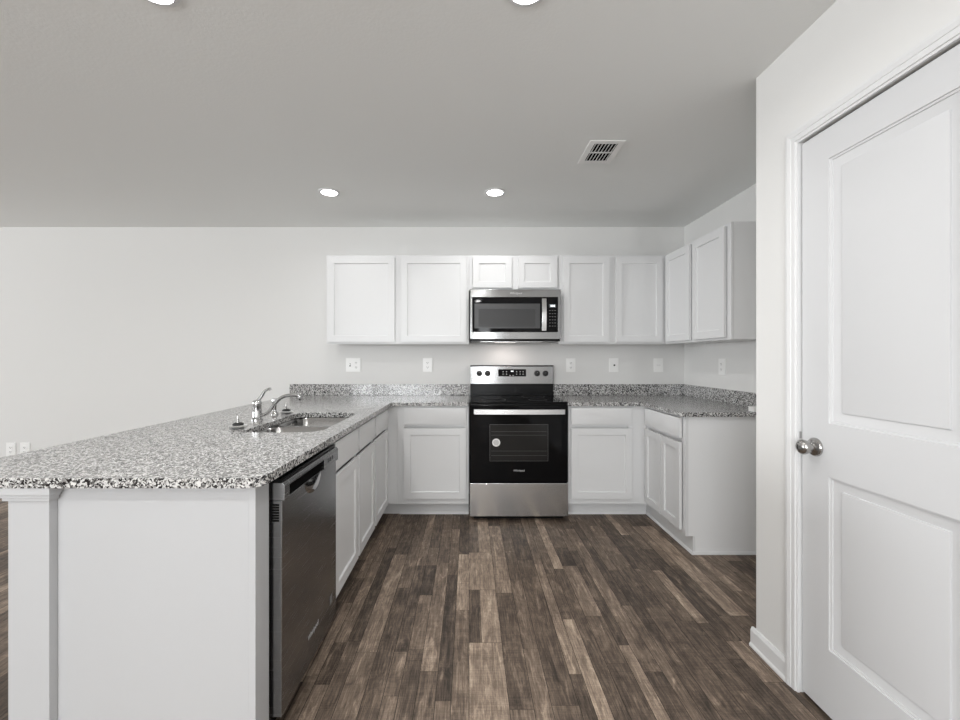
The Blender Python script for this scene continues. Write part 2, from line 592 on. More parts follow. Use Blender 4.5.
kn = MB().lathe([(0, 0), (.0335, 0), (.0335, .004), (.030, .009), (.018, .012), (.013, .016), (.012, .026), (.016, .031), (.0245, .036), (.0268, .044), (.0255, .052), (.019, .058), (.010, .061), (0, .0615)],
                lambda a, c, t: (kx - t, ky + a, kz + c), 32)
kn.build('door_knob', M_NICKEL, dr, smooth=True)
MB().box(XP - .002, XP + .006, DY1 - .0085, DY1 - .0055, kz + .020, kz + .045).build('strike_plate', M_NICKEL, dr)

# knee wall behind the peninsula cabinets with a cap moulding at its end
KX0, KX1, KY = -1.358, -1.237, 1.246
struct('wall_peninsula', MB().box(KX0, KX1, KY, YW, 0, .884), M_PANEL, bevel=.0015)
cap = MB()
for o_, z0, z1 in ((.020, .862, .884), (.014, .852, .862), (.009, .842, .852)):
    cap.box(KX0 - o_, KX1 + o_, KY - o_, KY + .022, z0, z1)
    cap.box(KX0 - o_, KX0, KY + .022, YW, z0, z1)
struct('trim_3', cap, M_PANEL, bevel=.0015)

# ------------------------------------------------------------------ base and wall cabinets
RAIL = .053
SHAKER = [(.0012, .0085), (.0025, .010)]
FRONT = []
def shaker(parent, u0, u1, v0, v1, fn, name='door', rail=RAIL):
    return MB().panelled(u0, u1, v0, v1, fn, .0185, [(u0 + rail, u1 - rail, v0 + rail, v1 - rail)], SHAKER).build(name, M_CAB, parent, .0007)
def slab(parent, u0, u1, v0, v1, fn, name='drawer'):
    m = MB()
    m.panelled(u0, u1, v0, v1, fn, .0185, [(u0 + .004, u1 - .004, v0 + .004, v1 - .004)], [(.002, -.0012)])
    return m.build(name, M_CAB, parent, .001)
def frame_mesh(u0, u1, v0, v1, fn, thick, openings):
    m = MB()
    m.prism(rect(u0, u1, v0, v1), lambda u, v, t: fn(u, v, t), 0, thick, [rect(*o) for o in openings])
    return m

GAP = .0008
TOE = .115
BT = .8835
# --- back run, left of the range
YF = 3.32      # face frame plane of the back run
XF = -.639     # face frame plane of the peninsula
XRF = 1.39     # face frame plane of the right run
c1 = thing('base_cabinet', (-.32, 3.6, 0), 'white base cabinet with one drawer and one door, tight against the range\'s left side', 'cabinet', 'white base cabinets')
frame_mesh(-.56, -.002, TOE, BT, face_back(YF), .019, [(-.51, -.04, .16, .72), (-.51, -.04, .75, .855)]).build('face_frame', M_CAB, c1, .001)
MB().box(-.56, -.002, YF + .0192, YW - .003, TOE, BT).build('carcass', M_CABSIDE, c1)
MB().box(-.56, -.002, YF + .100, YF + .115, .0005, TOE - .001).build('toe_kick', M_CAB, c1)
MB().prism([(0, 0), (.012, 0), (.012, .006), (.007, .016), (0, .016)], lambda u, v, t: (t, YF + .0998 - u, v + .0005), -.56, -.002).build('shoe_molding', M_TRIM, c1)
shaker(c1, -.509, -.022, .160, .711, face_back(YF - .0232))
slab(c1, -.509, -.022, .740, .871, face_back(YF - .0232))
# corner filler between that cabinet and the peninsula
fl = thing('corner_filler', (-.6, 3.33, 0), 'narrow white corner filler strip where the peninsula meets the back run', 'filler strip')
MB().box(-.6385, -.5605, YF, YF + .019, TOE, BT).build('panel', M_CAB, fl, .0008)
MB().box(-.704, -.5605, YF + .100, YF + .115, .0005, TOE - .001).build('toe_kick', M_CAB, fl)
MB().box(-.658, -.639, 3.246, YF - .0005, TOE, BT).build('side_panel', M_CAB, fl, .0008)

# --- peninsula: sink base (two doors, two false drawer fronts) and a narrow cabinet
def pen_cab(label, y0, y1, bays):
    c = thing('base_cabinet', (-.95, (y0 + y1) / 2, 0), label, 'cabinet', 'white base cabinets')
    ops = []
    for a, e in bays:
        ops += [(a + .012, e - .012, .16, .715), (a + .012, e - .012, .75, .855)]
    frame_mesh(y0 + GAP, y1 - GAP, TOE, BT, face_px(XF), .019, ops).build('face_frame', M_CAB, c, .001)
    # open-topped carcass, so that the sink hangs free in it
    MB().box(KX1 + .001, XF - .0192, y0 + GAP, y0 + .012, TOE, BT).box(KX1 + .001, XF - .0192, y1 - .012, y1 - GAP, TOE, BT)\
        .box(KX1 + .001, XF - .0192, y0 + .018, y1 - .018, TOE, TOE + .018).box(KX1 + .001, KX1 + .012, y0 + .018, y1 - .018, TOE + .018, BT).build('carcass', M_CABSIDE, c)
    MB().box(XF - .08, XF - .065, y0 + GAP, y1 - GAP, .0005, TOE - .001).build('toe_kick', M_CAB, c)
    for a, e in bays:
        shaker(c, a, e, .145, .711, face_px(XF + .0232))
        slab(c, a, e, .740, .871, face_px(XF + .0232))
    return c
pen_cab('white two-door base cabinet under the sink, next to the dishwasher', 1.928, 2.788, [(1.952, 2.357), (2.383, 2.772)])
pen_cab('narrow white base cabinet in the peninsula, between sink cabinet and inner corner', 2.788, 3.245, [(2.808, 3.226)])

# peninsula end panel facing the camera with its corner stile
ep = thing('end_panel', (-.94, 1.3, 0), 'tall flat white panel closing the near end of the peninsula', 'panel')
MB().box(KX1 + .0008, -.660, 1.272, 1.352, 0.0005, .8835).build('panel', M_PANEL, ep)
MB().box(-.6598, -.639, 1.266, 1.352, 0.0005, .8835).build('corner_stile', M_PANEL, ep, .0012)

# --- right of the range
c2 = thing('base_cabinet', (1.08, 3.6, 0), 'white base cabinet with one drawer and one door, tight against the range\'s right side', 'cabinet', 'white base cabinets')
frame_mesh(.769, XRF - .0005, TOE, BT, face_back(YF), .019, [(.82, 1.25, .16, .72), (.82, 1.25, .75, .855)]).build('face_frame', M_CAB, c2, .001)
MB().box(.769, XRF, YF + .0192, YW - .003, TOE, BT).build('carcass', M_CABSIDE, c2)
MB().box(.769, XRF + .046, YF + .100, YF + .115, .0005, TOE - .001).build('toe_kick', M_CAB, c2)
MB().prism([(0, 0), (.012, 0), (.012, .006), (.007, .016), (0, .016)], lambda u, v, t: (t, YF + .0998 - u, v + .0005), 0.769, XRF + .034).build('shoe_molding', M_TRIM, c2)
shaker(c2, .797, 1.274, .160, .711, face_back(YF - .0232))
slab(c2, .797, 1.274, .740, .871, face_back(YF - .0232))
# --- right run along the wall
RY = 2.715
c3 = thing('base_cabinet', (1.7, 3.0, 0), 'white base cabinet with wide drawer over two narrow doors and a bare side in shade', 'cabinet', 'white base cabinets')
frame_mesh(RY, YF - .0005, TOE, BT, face_nx(XRF), .019, [(RY + .04, YF - .04, .16, .72), (RY + .04, YF - .04, .75, .855)]).build('face_frame', M_CAB, c3, .001)
MB().prism([(XRF + .0192, TOE), (XRF + .048, TOE), (XRF + .048, .0005), (XR - .001, .0005), (XR - .001, BT), (XRF + .0192, BT)],
           lambda u, v, t: (u, t, v), RY + .002, YF + .018).build('carcass', M_CABSIDE, c3)
MB().box(XRF + .0475, XRF + .0625, RY + .0005, YF + .099, .0005, TOE - .001).build('toe_kick', M_CAB, c3)
sh = MB()
sp_ = [(0, 0), (.012, 0), (.012, .006), (.007, .016), (0, .016)]
sh.prism(sp_, lambda u, v, t: (XRF + .0473 - u, t, v + .0005), RY - .011, YF + .087)
sh.prism(sp_, lambda u, v, t: (t, RY + .0003 - u, v + .0005), XRF + .0355, XR - .001)
sh.build('shoe_molding', M_TRIM, c3)
shaker(c3, 2.752, 3.018, .145, .711, face_nx(XRF - .0232), rail=.05)
shaker(c3, 3.028, 3.292, .145, .711, face_nx(XRF - .0232), rail=.05)
slab(c3, 2.752, 3.292, .740, .871, face_nx(XRF - .0232))

# --- wall cabinets
UF = YW - .325        # face frame plane of the back wall cabinets
UB, UT = 1.378, 2.132
def wall_cab_back(label, x0, x1, z0, doors, dz):
    c = thing('wall_cabinet', ((x0 + x1) / 2, YW - .01, z0), label, 'cabinet', 'white wall cabinets')
    frame_mesh(x0 + GAP, x1 - GAP, z0, UT, face_back(UF), .019, [(a + .012, e - .012, dz[0] + .02, dz[1] - .02) for a, e in doors]).build('face_frame', M_CAB, c, .001)
    MB().box(x0 + GAP, x1 - GAP, UF + .0192, YW - .001, z0 + .012, UT).build('carcass', M_CAB, c)
    for a, e in doors:
        shaker(c, a, e, dz[0], dz[1], face_back(UF - .0232))
    return c
wall_cab_back('wide white two-door wall cabinet left of the microwave, at the end of the row', -1.214, 0, UB, [(-1.197, -.630), (-.576, -.022)], (1.394, 2.114))
wall_cab_back('short white two-door wall cabinet above the microwave', 0, .762, 1.834, [(.032, .363), (.418, .745)], (1.854, 2.114))
wall_cab_back('white two-door wall cabinet right of the microwave, running into the corner', .762, 1.674, UB, [(.800, 1.190), (1.243, 1.642)], (1.394, 2.114))
UXF = XR - .325
UY = 2.702
c4 = thing('wall_cabinet', (1.85, 3.2, UB), 'white two-door wall cabinet on the right wall, its shaded side toward the room', 'cabinet', 'white wall cabinets')
frame_mesh(UY, UF - .0005, UB, UT, face_nx(UXF), .019, [(UY + .05, 3.11, 1.42, 2.09), (3.2, 3.54, 1.42, 2.09)]).build('face_frame', M_CAB, c4, .001)
MB().box(UXF + .0192, XR - .001, UY + .002, UF - .0005, UB + .003, UT).build('carcass', M_CABSIDE, c4)
shaker(c4, 2.743, 3.128, 1.394, 2.114, face_nx(UXF - .0232))
shaker(c4, 3.178, 3.560, 1.394, 2.114, face_nx(UXF - .0232))

# ------------------------------------------------------------------ granite counters and backsplashes
CT, CB = .914, .8845
CXE, CYE, CYN, CXL = -.602, 3.282, 1.222, -1.635
def arc(cx, cy, r, a0, a1, n=8):
    return [(cx + r * math.cos(math.radians(a0 + (a1 - a0) * i / n)), cy + r * math.sin(math.radians(a0 + (a1 - a0) * i / n))) for i in range(n + 1)]
SX0, SX1, SY0, SY1 = -1.075, -.698, 1.970, 2.680
outl = arc(CXL + .05, CYN + .05, .05, 180, 270) + arc(CXE - .05, CYN + .05, .05, 270, 360) + [(CXE, CYE), (-.0015, CYE), (-.0015, YW - .0005), (CXL, YW - .0005)]
hole = rrect(SX0, SX1, SY0, SY1, [.035, .10, .10, .07])
o = MB().prism(outl, flat_z, CB, CT, [hole]).build('countertop', M_GRANITE, None, .004, 3, loc=(-1.1, 2.4, CB))
tag(o, 'L-shaped speckled grey granite countertop of the peninsula, holding the sink', 'countertop', 'granite countertops')
RCE = 1.352
outr = [(.7685, CYE), (RCE, CYE), (RCE, 2.69), (XR - .0005, 2.69), (XR - .0005, YW - .0005), (.7685, YW - .0005)]
o = MB().prism(outr, flat_z, CB, CT).build('countertop', M_GRANITE, None, .004, 3, loc=(1.5, 3.5, CB))
tag(o, 'speckled grey granite countertop in the corner right of the range', 'countertop', 'granite countertops')
BS = .102
def splash(x0, x1, y0, y1, label):
    o = MB().box(x0, x1, y0, y1, CT + .0002, CT + BS).build('backsplash', M_GRANITE, None, .0015, 2, loc=((x0 + x1) / 2, (y0 + y1) / 2, CT))
    tag(o, label, 'backsplash', 'granite backsplashes')
splash(CXL - .024, -.0015, YW - .02, YW - .0005, 'long speckled granite backsplash strip along the back wall left of the range')
splash(.7725, XR - .0205, YW - .02, YW - .0005, 'speckled granite backsplash strip on the back wall right of the range')
splash(XR - .02, XR - .0005, 2.69, YW - .0005, 'speckled granite backsplash strip running along the right wall')

# ------------------------------------------------------------------ sink, faucet and small things on the counter
sk = thing('sink', ((SX0 + SX1) / 2, (SY0 + SY1) / 2, .70), 'stainless steel double-bowl sink set under the peninsula countertop', 'sink')
def bowl(y0, y1, depth, flanges):
    m = MB(); bm = m.bm
    spec = [(-1, CB - .0024), (0, CB - .0024), (.006, CB - .010), (.012, CB - depth * .6), (.022, CB - depth + .03), (.05, CB - depth)]
    loops = []
    x0, x1 = SX0 - .006, SX1 + .006
    for ins, z in spec:
        if ins < 0: p = rrect(x0 - .012, x1 + .012, y0 - flanges[0], y1 + flanges[1], .09)
        else: p = rrect(x0 + ins, x1 - ins, y0 + ins, y1 - ins, .060 - ins * .3)
        loops.append([bm.verts.new((q[0], q[1], z)) for q in p])
    for a, c in zip(loops, loops[1:]):
        n = len(a)
        for i in range(n):
            j = (i + 1) % n
            bm.faces.new((a[i], a[j], c[j], c[i]))
    bm.faces.new(loops[-1])
    o = m.build('bowl', M_SINK, sk, smooth=True)
    s = o.modifiers.new('wall', 'SOLIDIFY'); s.thickness = .0015; s.offset = 1
    cy = (y0 + y1) / 2; cx = (SX0 + SX1) / 2; z = CB - depth
    MB().lathe([(.045, z + .0006), (.042, z + .003), (.036, z + .0025), (.012, z + .0015), (0, z + .0015)], lambda a, c, t: (cx + a, cy + c, t), 24).build('drain', M_CHROME, o, smooth=True)
bowl(SY0 - .002, 2.308, .19, (.004, .0205))
bowl(2.350, SY1 + .006, .19, (.0205, .010))

FY = 2.375
fx = -1.19
fc = thing('faucet', (fx, FY, CT), 'chrome single-lever kitchen faucet standing behind the sink', 'faucet')
up = lambda x, y: (lambda a, c, t: (x + a, y + c, CT + t))
MB().lathe([(0, .0003), (.031, .0003), (.031, .006), (.0255, .011), (.0235, .016), (.0235, .082), (.0245, .086), (.0245, .100), (.020, .108), (.010, .112), (0, .113)], up(fx, FY), 28).build('body', M_CHROME, fc, smooth=True)
def smooth_path(pts, n=5):
    out = []
    for i in range(len(pts) - 1):
        p0 = Vector(pts[max(i - 1, 0)]); p1 = Vector(pts[i]); p2 = Vector(pts[i + 1]); p3 = Vector(pts[min(i + 2, len(pts) - 1)])
        for k in range(n):
            t = k / n
            out.append(.5 * ((2 * p1) + (p2 - p0) * t + (2 * p0 - 5 * p1 + 4 * p2 - p3) * t * t + (3 * p1 - p0 - 3 * p2 + p3) * t ** 3))
    out.append(Vector(pts[-1]))
    return out
spt = MB().tube(smooth_path([(fx + .015, FY, .934), (-1.13, FY, .953), (-1.093, FY, 1.000), (-1.062, FY, 1.032), (-1.025, FY, 1.049), (-.97, FY, 1.053), (-.945, FY, 1.048)]), .0095).build('spout', M_CHROME, fc, smooth=True)
MB().lathe([(0, -.020), (.010, -.020), (.0115, -.016), (.0115, .004), (.009, .006), (0, .006)], lambda a, c, t: (-.950 + a, FY + c, 1.045 + t), 20).build('aerator', M_CHROME, spt, smooth=True)
lv = smooth_path([(fx + .006, FY, 1.022), (-1.166, FY, 1.044), (-1.150, FY, 1.070), (-1.132, FY, 1.083), (-1.112, FY, 1.087)])
MB().tube(lv, [.0095 - .004 * i / len(lv) + (.002 if i > len(lv) - 5 else 0) for i in range(len(lv))]).build('lever', M_CHROME, fc, smooth=True)
sx_, sy_ = -1.180, 2.567
sp = thing('side_sprayer', (sx_, sy_, CT), 'chrome pull-out side sprayer standing beside the faucet', 'sprayer')
MB().lathe([(0, .0003), (.022, .0003), (.022, .006), (.016, .014), (.013, .030), (0, .030)], up(sx_, sy_), 22).build('base', M_CHROME, sp, smooth=True)
MB().lathe([(0, .0305), (.010, .0305), (.012, .060), (.016, .078), (.017, .092), (.014, .101), (0, .103)], up(sx_, sy_), 22).build('spray_head', M_CHROME, sp, smooth=True)

def strainer(x, y, label):
    t = thing('sink_strainer', (x, y, CT), label, 'sink strainer', 'basket strainers on the counter')
    MB().lathe([(0, .0003), (.026, .0003), (.030, .006), (.041, .010), (.042, .013), (.036, .016), (0, .016)], up(x, y), 28).build('basket', M_BASKET, t, smooth=True)
    MB().lathe([(0, .0162), (.024, .0162), (.026, .019), (.024, .024), (.016, .028), (0, .028)], up(x, y), 26).build('stopper', M_RUBBER, t, smooth=True)
    MB().lathe([(0, .0282), (.0045, .0282), (.004, .045), (.005, .062), (.003, .066), (0, .066)], up(x, y), 14).build('post', M_NICKEL, t, smooth=True)
strainer(-1.138, 2.085, 'black-topped chrome basket strainer on the counter at the sink corner nearer the counter end')
strainer(-1.140, 2.640, 'black-topped chrome basket strainer on the counter past the sprayer')

wb = thing('small_box', (1.84, 2.76, CT), 'small white box lying at the end of the counter, partly behind the pantry wall', 'box')
MB().box(1.822, 1.92, 2.702, 2.76, CT + .0003, CT + .026).build('carton', M_PLASTIC, wb, .002)
MB().box(1.820, 1.922, 2.700, 2.762, CT + .0263, CT + .030).build('lid', M_PLASTIC, wb, .001)

# ------------------------------------------------------------------ range
RX0, RX1, RF = .0035, .7665, 3.265
rg = thing('range', ((RX0 + RX1) / 2, 3.6, 0), 'freestanding electric range with black glass oven door and stainless trim', 'range')
MB().box(RX0 + .002, RX1 - .002, RF + .032, YW - .02, .03, .905).build('body', M_BLACK, rg, .002)
MB().box(RX0 + .03, RX1 - .03, RF + .06, RF + .10, .0004, .0295).build('base', M_BLACK, rg)
ck = MB().box(RX0, RX1, RF + .012, YW - .075, .9055, .920).build('cooktop', M_GLASSK, rg, .004, 3)
ring_m = mat('burner_marking', (0.09, 0.09, 0.09), 0.3)
for bx, by, br in ((.20, 3.44, .10), (.56, 3.44, .075), (.20, 3.70, .075), (.56, 3.70, .10)):
    rm = MB()
    rm.prism([(bx + br * math.cos(2 * math.pi * i / 40), by + br * math.sin(2 * math.pi * i / 40)) for i in range(40)], flat_z, .9202, .9205,
             [[(bx + (br - .004) * math.cos(2 * math.pi * i / 40), by + (br - .004) * math.sin(2 * math.pi * i / 40)) for i in range(40)]])
    rm.build('burner_ring', ring_m, ck)
BGY = 3.850
bg = MB().box(.012, .769, BGY + .004, YW - .004, .9205, 1.183).build('backguard', M_BLACK, rg, .003)
MB().box(.0115, .7695, BGY - .004, YW - .0045, 1.1832, 1.192).build('top_black_strip', M_BLACK, rg, .002)  # black strip along the backguard's top edge
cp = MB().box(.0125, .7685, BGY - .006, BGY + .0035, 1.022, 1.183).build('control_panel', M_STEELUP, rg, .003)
def at(px, py, y=BGY): return P(px, py, y)
a, e = P(498.2, 369.2, BGY), P(526, 376.4, BGY)
ds = MB().box(a.x, e.x, BGY - .0085, BGY - .0062, e.z, a.z).build('display', M_GLASSK, rg, .001)
MB().box((a.x + e.x) / 2 - .012, (a.x + e.x) / 2 + .012, BGY - .0091, BGY - .0087, a.z - .022, a.z - .014).build('lit_display', M_DIGIT, ds)
def key(x, y0, y1, z, hw, hh, m, parent):
    MB().box(x - hw, x + hw, y0, y1, z - hh, z + hh).build('key', m, parent)
for px in (503, 506.5, 516.5, 520, 523):
    for pz in (.35, .68):
        key(P(px, 0, BGY).x, BGY - .0092, BGY - .0087, a.z - pz * (a.z - e.z), .004, .003, M_PRINT, ds)
for px in (510, 513):
    key(P(px, 0, BGY).x, BGY - .0092, BGY - .0087, e.z + .009, .0045, .003, M_PRINT, ds)
for px in (479.4, 487.5, 537, 545.3):
    c = P(px, 373.4, BGY)
    k = MB().lathe([(0, 0), (.026, 0), (.026, .004), (.0235, .007), (.022, .024), (.018, .027), (0, .027)], lambda u, v, t: (c.x + u, BGY - .0063 - t, c.z + v), 26).build('knob', M_RUBBER, rg, smooth=True)
    MB().box(c.x - .0008, c.x + .0008, BGY - .0342, BGY - .0336, c.z + .006, c.z + .014).build('pointer', M_PRINT, k)
# oven door
od = MB().box(RX0 + .001, RX1 - .001, RF, RF + .031, .297, .893).build('oven_door', M_GLASSK, rg, .004, 3)
wx0, wx1, wz0, wz1 = P(490, 0, RF).x, P(547.8, 0, RF).x, P(0, 460.8, RF).z, P(0, 424.7, RF).z
MB().box(wx0, wx1, RF - .0007, RF - .0001, wz0, wz1).build('oven_window', M_OVENWIN, od)
edge = MB().prism(rect(wx0 - .003, wx1 + .003, wz0 - .003, wz1 + .003), in_xz(RF - .0012, RF - .0002), 0, 1, [rect(wx0, wx1, wz0, wz1)])
edge.build('window_border', mat('window_border_print', (.05, .05, .05), .3), od)
rk = MB()
for z in (.690, .662, .540, .505):
    rk.box(wx0 + .01, wx1 - .01, RF - .0012, RF - .0008, z, z + .0025)
rk.build('oven_rack', M_RACK, od)
hz0, hz1 = .829, .866
hd = MB()
n = 14
prof_ = []
for i in range(n + 1):
    t = i / n
    x = .038 + t * (.733 - .038)
    prof_.append((x, RF - .040 - .010 * math.sin(math.pi * t)))
hd.prism(prof_ + [(x, y + .014) for x, y in reversed(prof_)], lambda u, v, t: (u, v, t), hz0, hz1)
for x in (.060, .705):
    hd.box(x - .014, x + .014, RF - .036, RF - .0002, hz0 + .006, hz1 - .006)
hd.build('handle', M_STEEL, od, .003)
lg = P(519, 470.6, RF)
lettering('logo_lettering', 'Whirlpool', .021, M_PRINT, od, (lg.x, RF - .0006, lg.z), (R90, 0, 0), .0003, shear=.15)
st = P(496.2, 442.5, RF)
sk_ = MB().lathe([(0, 0), (.031, 0), (.031, .0004), (0, .0004)], lambda u, v, t: (st.x + u, RF - .0016 - t, st.z + v), 30).build('sticker', M_LABEL, od)
sm = MB()
for z, hw in ((.014, .016), (.006, .022), (-.002, .024), (-.010, .020), (-.018, .014)):
    sm.box(st.x - hw, st.x + hw, RF - .0023, RF - .0021, st.z + z - .0018, st.z + z + .0018)
sm.build('sticker_print', mat('grey_ink', (.25, .25, .25), .6), sk_)
MB().box(RX0 + .001, RX1 - .001, RF - .002, RF + .030, .036, .292).build('storage_drawer', M_STEEL, rg, .004, 3)

# ------------------------------------------------------------------ over-the-range microwave
MF = 3.530
MX0, MX1, MZ0, MZ1 = .010, .766, 1.398, 1.8335
mw = thing('microwave', ((MX0 + MX1) / 2, 3.75, MZ0), 'stainless over-the-range microwave hung under the short cabinet', 'microwave')
MB().box(MX0 + .003, MX1 - .006, MF + .032, YW - .001, MZ0 + .002, MZ1 - .001).build('body', M_BLACK, mw, .003)
mz = lambda py: EYE - (py - CY) / (F / MF)
mx = lambda px: (px - CX) / (F / MF)
fz0, fz1 = mz(339.2), MZ1 - .002
bx0, bx1, bz0, bz1 = mx(472.5), mx(558.0), mz(331.9), mz(297.2)
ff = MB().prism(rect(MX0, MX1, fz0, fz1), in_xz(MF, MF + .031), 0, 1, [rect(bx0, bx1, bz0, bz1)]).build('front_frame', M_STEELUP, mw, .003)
xsplit = mx(546.6)
mdoor = MB().box(bx0 + .0004, xsplit, MF + .003, MF + .030, bz0 + .0004, bz1 - .0004).build('door', M_GLASSK, mw, .001)
MB().box(mx(474.5), mx(540), MF + .0015, MF + .0029, mz(328.3), mz(303.6)).build('window', M_MWWIN, mdoor)
MB().prism(rect(mx(474.5), mx(540), mz(328.3), mz(303.6)), in_xz(MF + .0008, MF + .0014), 0, 1, [rect(mx(478.5), mx(535.5), mz(326.8), mz(308.8))]).build('window_border', mat('window_dot_border', (.04, .04, .041), .3), mdoor)
hp = []
n = 14
for i in range(n + 1):
    t = i / n
    hp.append((MF - .028 - .016 * math.sin(math.pi * t), mz(331.2) + t * (mz(298.8) - mz(331.2))))
hx0, hx1 = mx(541.3), mx(545.9)
hm = MB().prism(hp + [(y + .012, z) for y, z in reversed(hp)], lambda u, v, t: (t, u, v), hx0, hx1)
for z in (hp[1][1], hp[-2][1]):
    hm.box(hx0 + .006, hx1 - .006, MF - .026, MF + .0028, z - .010, z + .010)
hm.build('handle', M_STEEL, mdoor, .003)
pn = MB().box(xsplit + .001, bx1 - .0004, MF + .003, MF + .030, bz0 + .0004, bz1 - .0004).build('control_panel', M_GLASSK, mw, .001)
MB().box(mx(549), mx(556), MF + .0015, MF + .0029, mz(307.4), mz(304.2)).build('display', mat('display_glass', (.10, .11, .115), .2), pn)
M_KEY = mat('keypad_print', (.16, .16, .16), .5)
for r in range(6):
    for c in range(3):
        x = mx(550 + c * 2.6); z = mz(310.5 + r * 3.1)
        key(x, MF + .002, MF + .0029, z, .0055, .0022, M_KEY, pn)
for q in range(3):
    MB().box(mx(550.6 + q * 1.6), mx(551.8 + q * 1.6), MF + .0009, MF + .0014, mz(306.9), mz(304.8)).build('lit_digit', M_DIGIT, pn)
lettering('logo_lettering', 'Whirlpool', .024, M_PRINT, ff, (mx(516), MF - .0004, mz(293.2)), (R90, 0, 0), .0003, shear=.15)
vt = MB().box(MX0 + .004, MX1 - .004, MF + .012, MF + .0315, MZ0 + .002, fz0 - .0008)
vt.build('lower_vent', M_BLACK, mw, .002)
MB().box(.10, .62, MF + .05, MF + .14, MZ0 - .004, MZ0 + .0015).build('grease_filter', M_STEEL, mw, .001)
MB().box(.23, .41, MF + .17, MF + .24, MZ0 - .003, MZ0 + .0015).build('hood_lamp', M_HOODLED, mw)
hl = area_light('hood_light', (.32, MF + .205, MZ0 - .006), (0, 0, 0), .17, .07, 0.5, (1.0, 0.88, 0.83))

# ------------------------------------------------------------------ dishwasher
DWX = -.604
Y0, Y1 = 1.366, 1.924
dw = thing('dishwasher', (-.9, (Y0 + Y1) / 2, 0), 'stainless built-in dishwasher with black pocket handle in the peninsula', 'dishwasher')
MB().box(KX1 + .002, DWX - .043, Y0 + .001, Y1 - .001, .12, .868).build('tub', M_BLACK, dw)
MB().box(DWX - .11, DWX - .07, Y0 + .002, Y1 - .002, .0005, .119).build('toe_panel', M_BLACK, dw)
M_DWSIDE = steel('door_edge_steel', (.50, .50, .50), .34, (6, 6, 300))
dd = MB().box(DWX - .042, DWX, Y0 + .0015, Y1 - .0015, .098, .7995).build('door', M_STEELDW, dw, .003)
# control panel: stepped section with a top bevel, an opening for the pocket
cpan = MB()
sec = [(DWX - .042, .800), (DWX + .009, .800), (DWX + .009, .848), (DWX + .002, .857), (DWX - .042, .857)]
py0, py1 = 1.405, 1.742
def part_sec(y0, y1, s): cpan.prism(s, lambda u, v, t: (u, t, v), y0, y1)
part_sec(Y0 + .0005, py0, sec)
part_sec(py1, Y1 - .0005, sec)
part_sec(py0, py1, [(DWX - .042, .841), (DWX + .009, .841), (DWX + .009, .848), (DWX + .002, .857), (DWX - .042, .857)])
part_sec(py0, py1, [(DWX - .042, .800), (DWX - .025, .800), (DWX - .025, .8408), (DWX - .042, .8408)])
MB().box(DWX - .040, DWX - .006, Y0 + .002, Y1 - .002, .8573, .868).build('top_shadow_strip', M_BLACK, dw)  # black strip standing in for the shadow between counter and panel
cpan.build('control_panel', M_STEELDW, dw, .0015)
MB().box(DWX - .0248, DWX - .004, py0 + .0005, py1 - .0005, .8002, .8406).build('pocket_recess', M_DARK, dw)
# scoop of the pocket handle: half-round polished lip below the pocket
scp = MB()
yc, hw_, dep = 1.640, .086, .056
bmv = scp.bm
rows = []
for j in range(7):
    q = j / 6
    row = []
    for i in range(17):
        t = -1 + 2 * i / 16
        zedge = dep * math.sqrt(max(0, 1 - t * t))
        row.append(bmv.verts.new((DWX + .0006 + .0045 * math.sin(math.pi * q) * (1 - t * t), yc + hw_ * t, .7995 - zedge * q)))
    rows.append(row)
for a_, c_ in zip(rows, rows[1:]):
    for i in range(16):
        try: bmv.faces.new((a_[i], a_[i + 1], c_[i + 1], c_[i]))
        except ValueError: pass
scp.build('pocket_lip', M_CHROME, dw, smooth=True)
ind = MB()
for y in (1.79, 1.815, 1.845):
    ind.box(DWX + .0092, DWX + .0098, y - .005, y + .005, .820, .836)
ind.build('button', M_SLOT, dw)
dots = MB()
for k in range(16):
    y = 1.415 + k * .0105
    dots.box(DWX + .0092, DWX + .0095, y - .0025, y + .0025, .8435, .846)
dots.build('button_marking', M_SLOT, dw)
ven = MB()
for k in range(7):
    z = .786 - k * .0085
    ven.box(DWX - .032, DWX - .010, Y0 + .0003, Y0 + .0013, z - .0029, z + .0029)
ven.build('vent_slot', M_DARK, dd)
lettering('logo_lettering', 'Whirlpool', .026, M_PRINT, dd, (DWX + .0006, 1.640, .205), (R90, 0, R90), .0003, shear=.15)
MB().box(DWX + .0003, DWX + .0007, 1.835, 1.865, .185, .225).build('door_mark', mat('grey_mark_finish', (.20, .20, .20), .4), dd)  # small grey rectangle low on the door

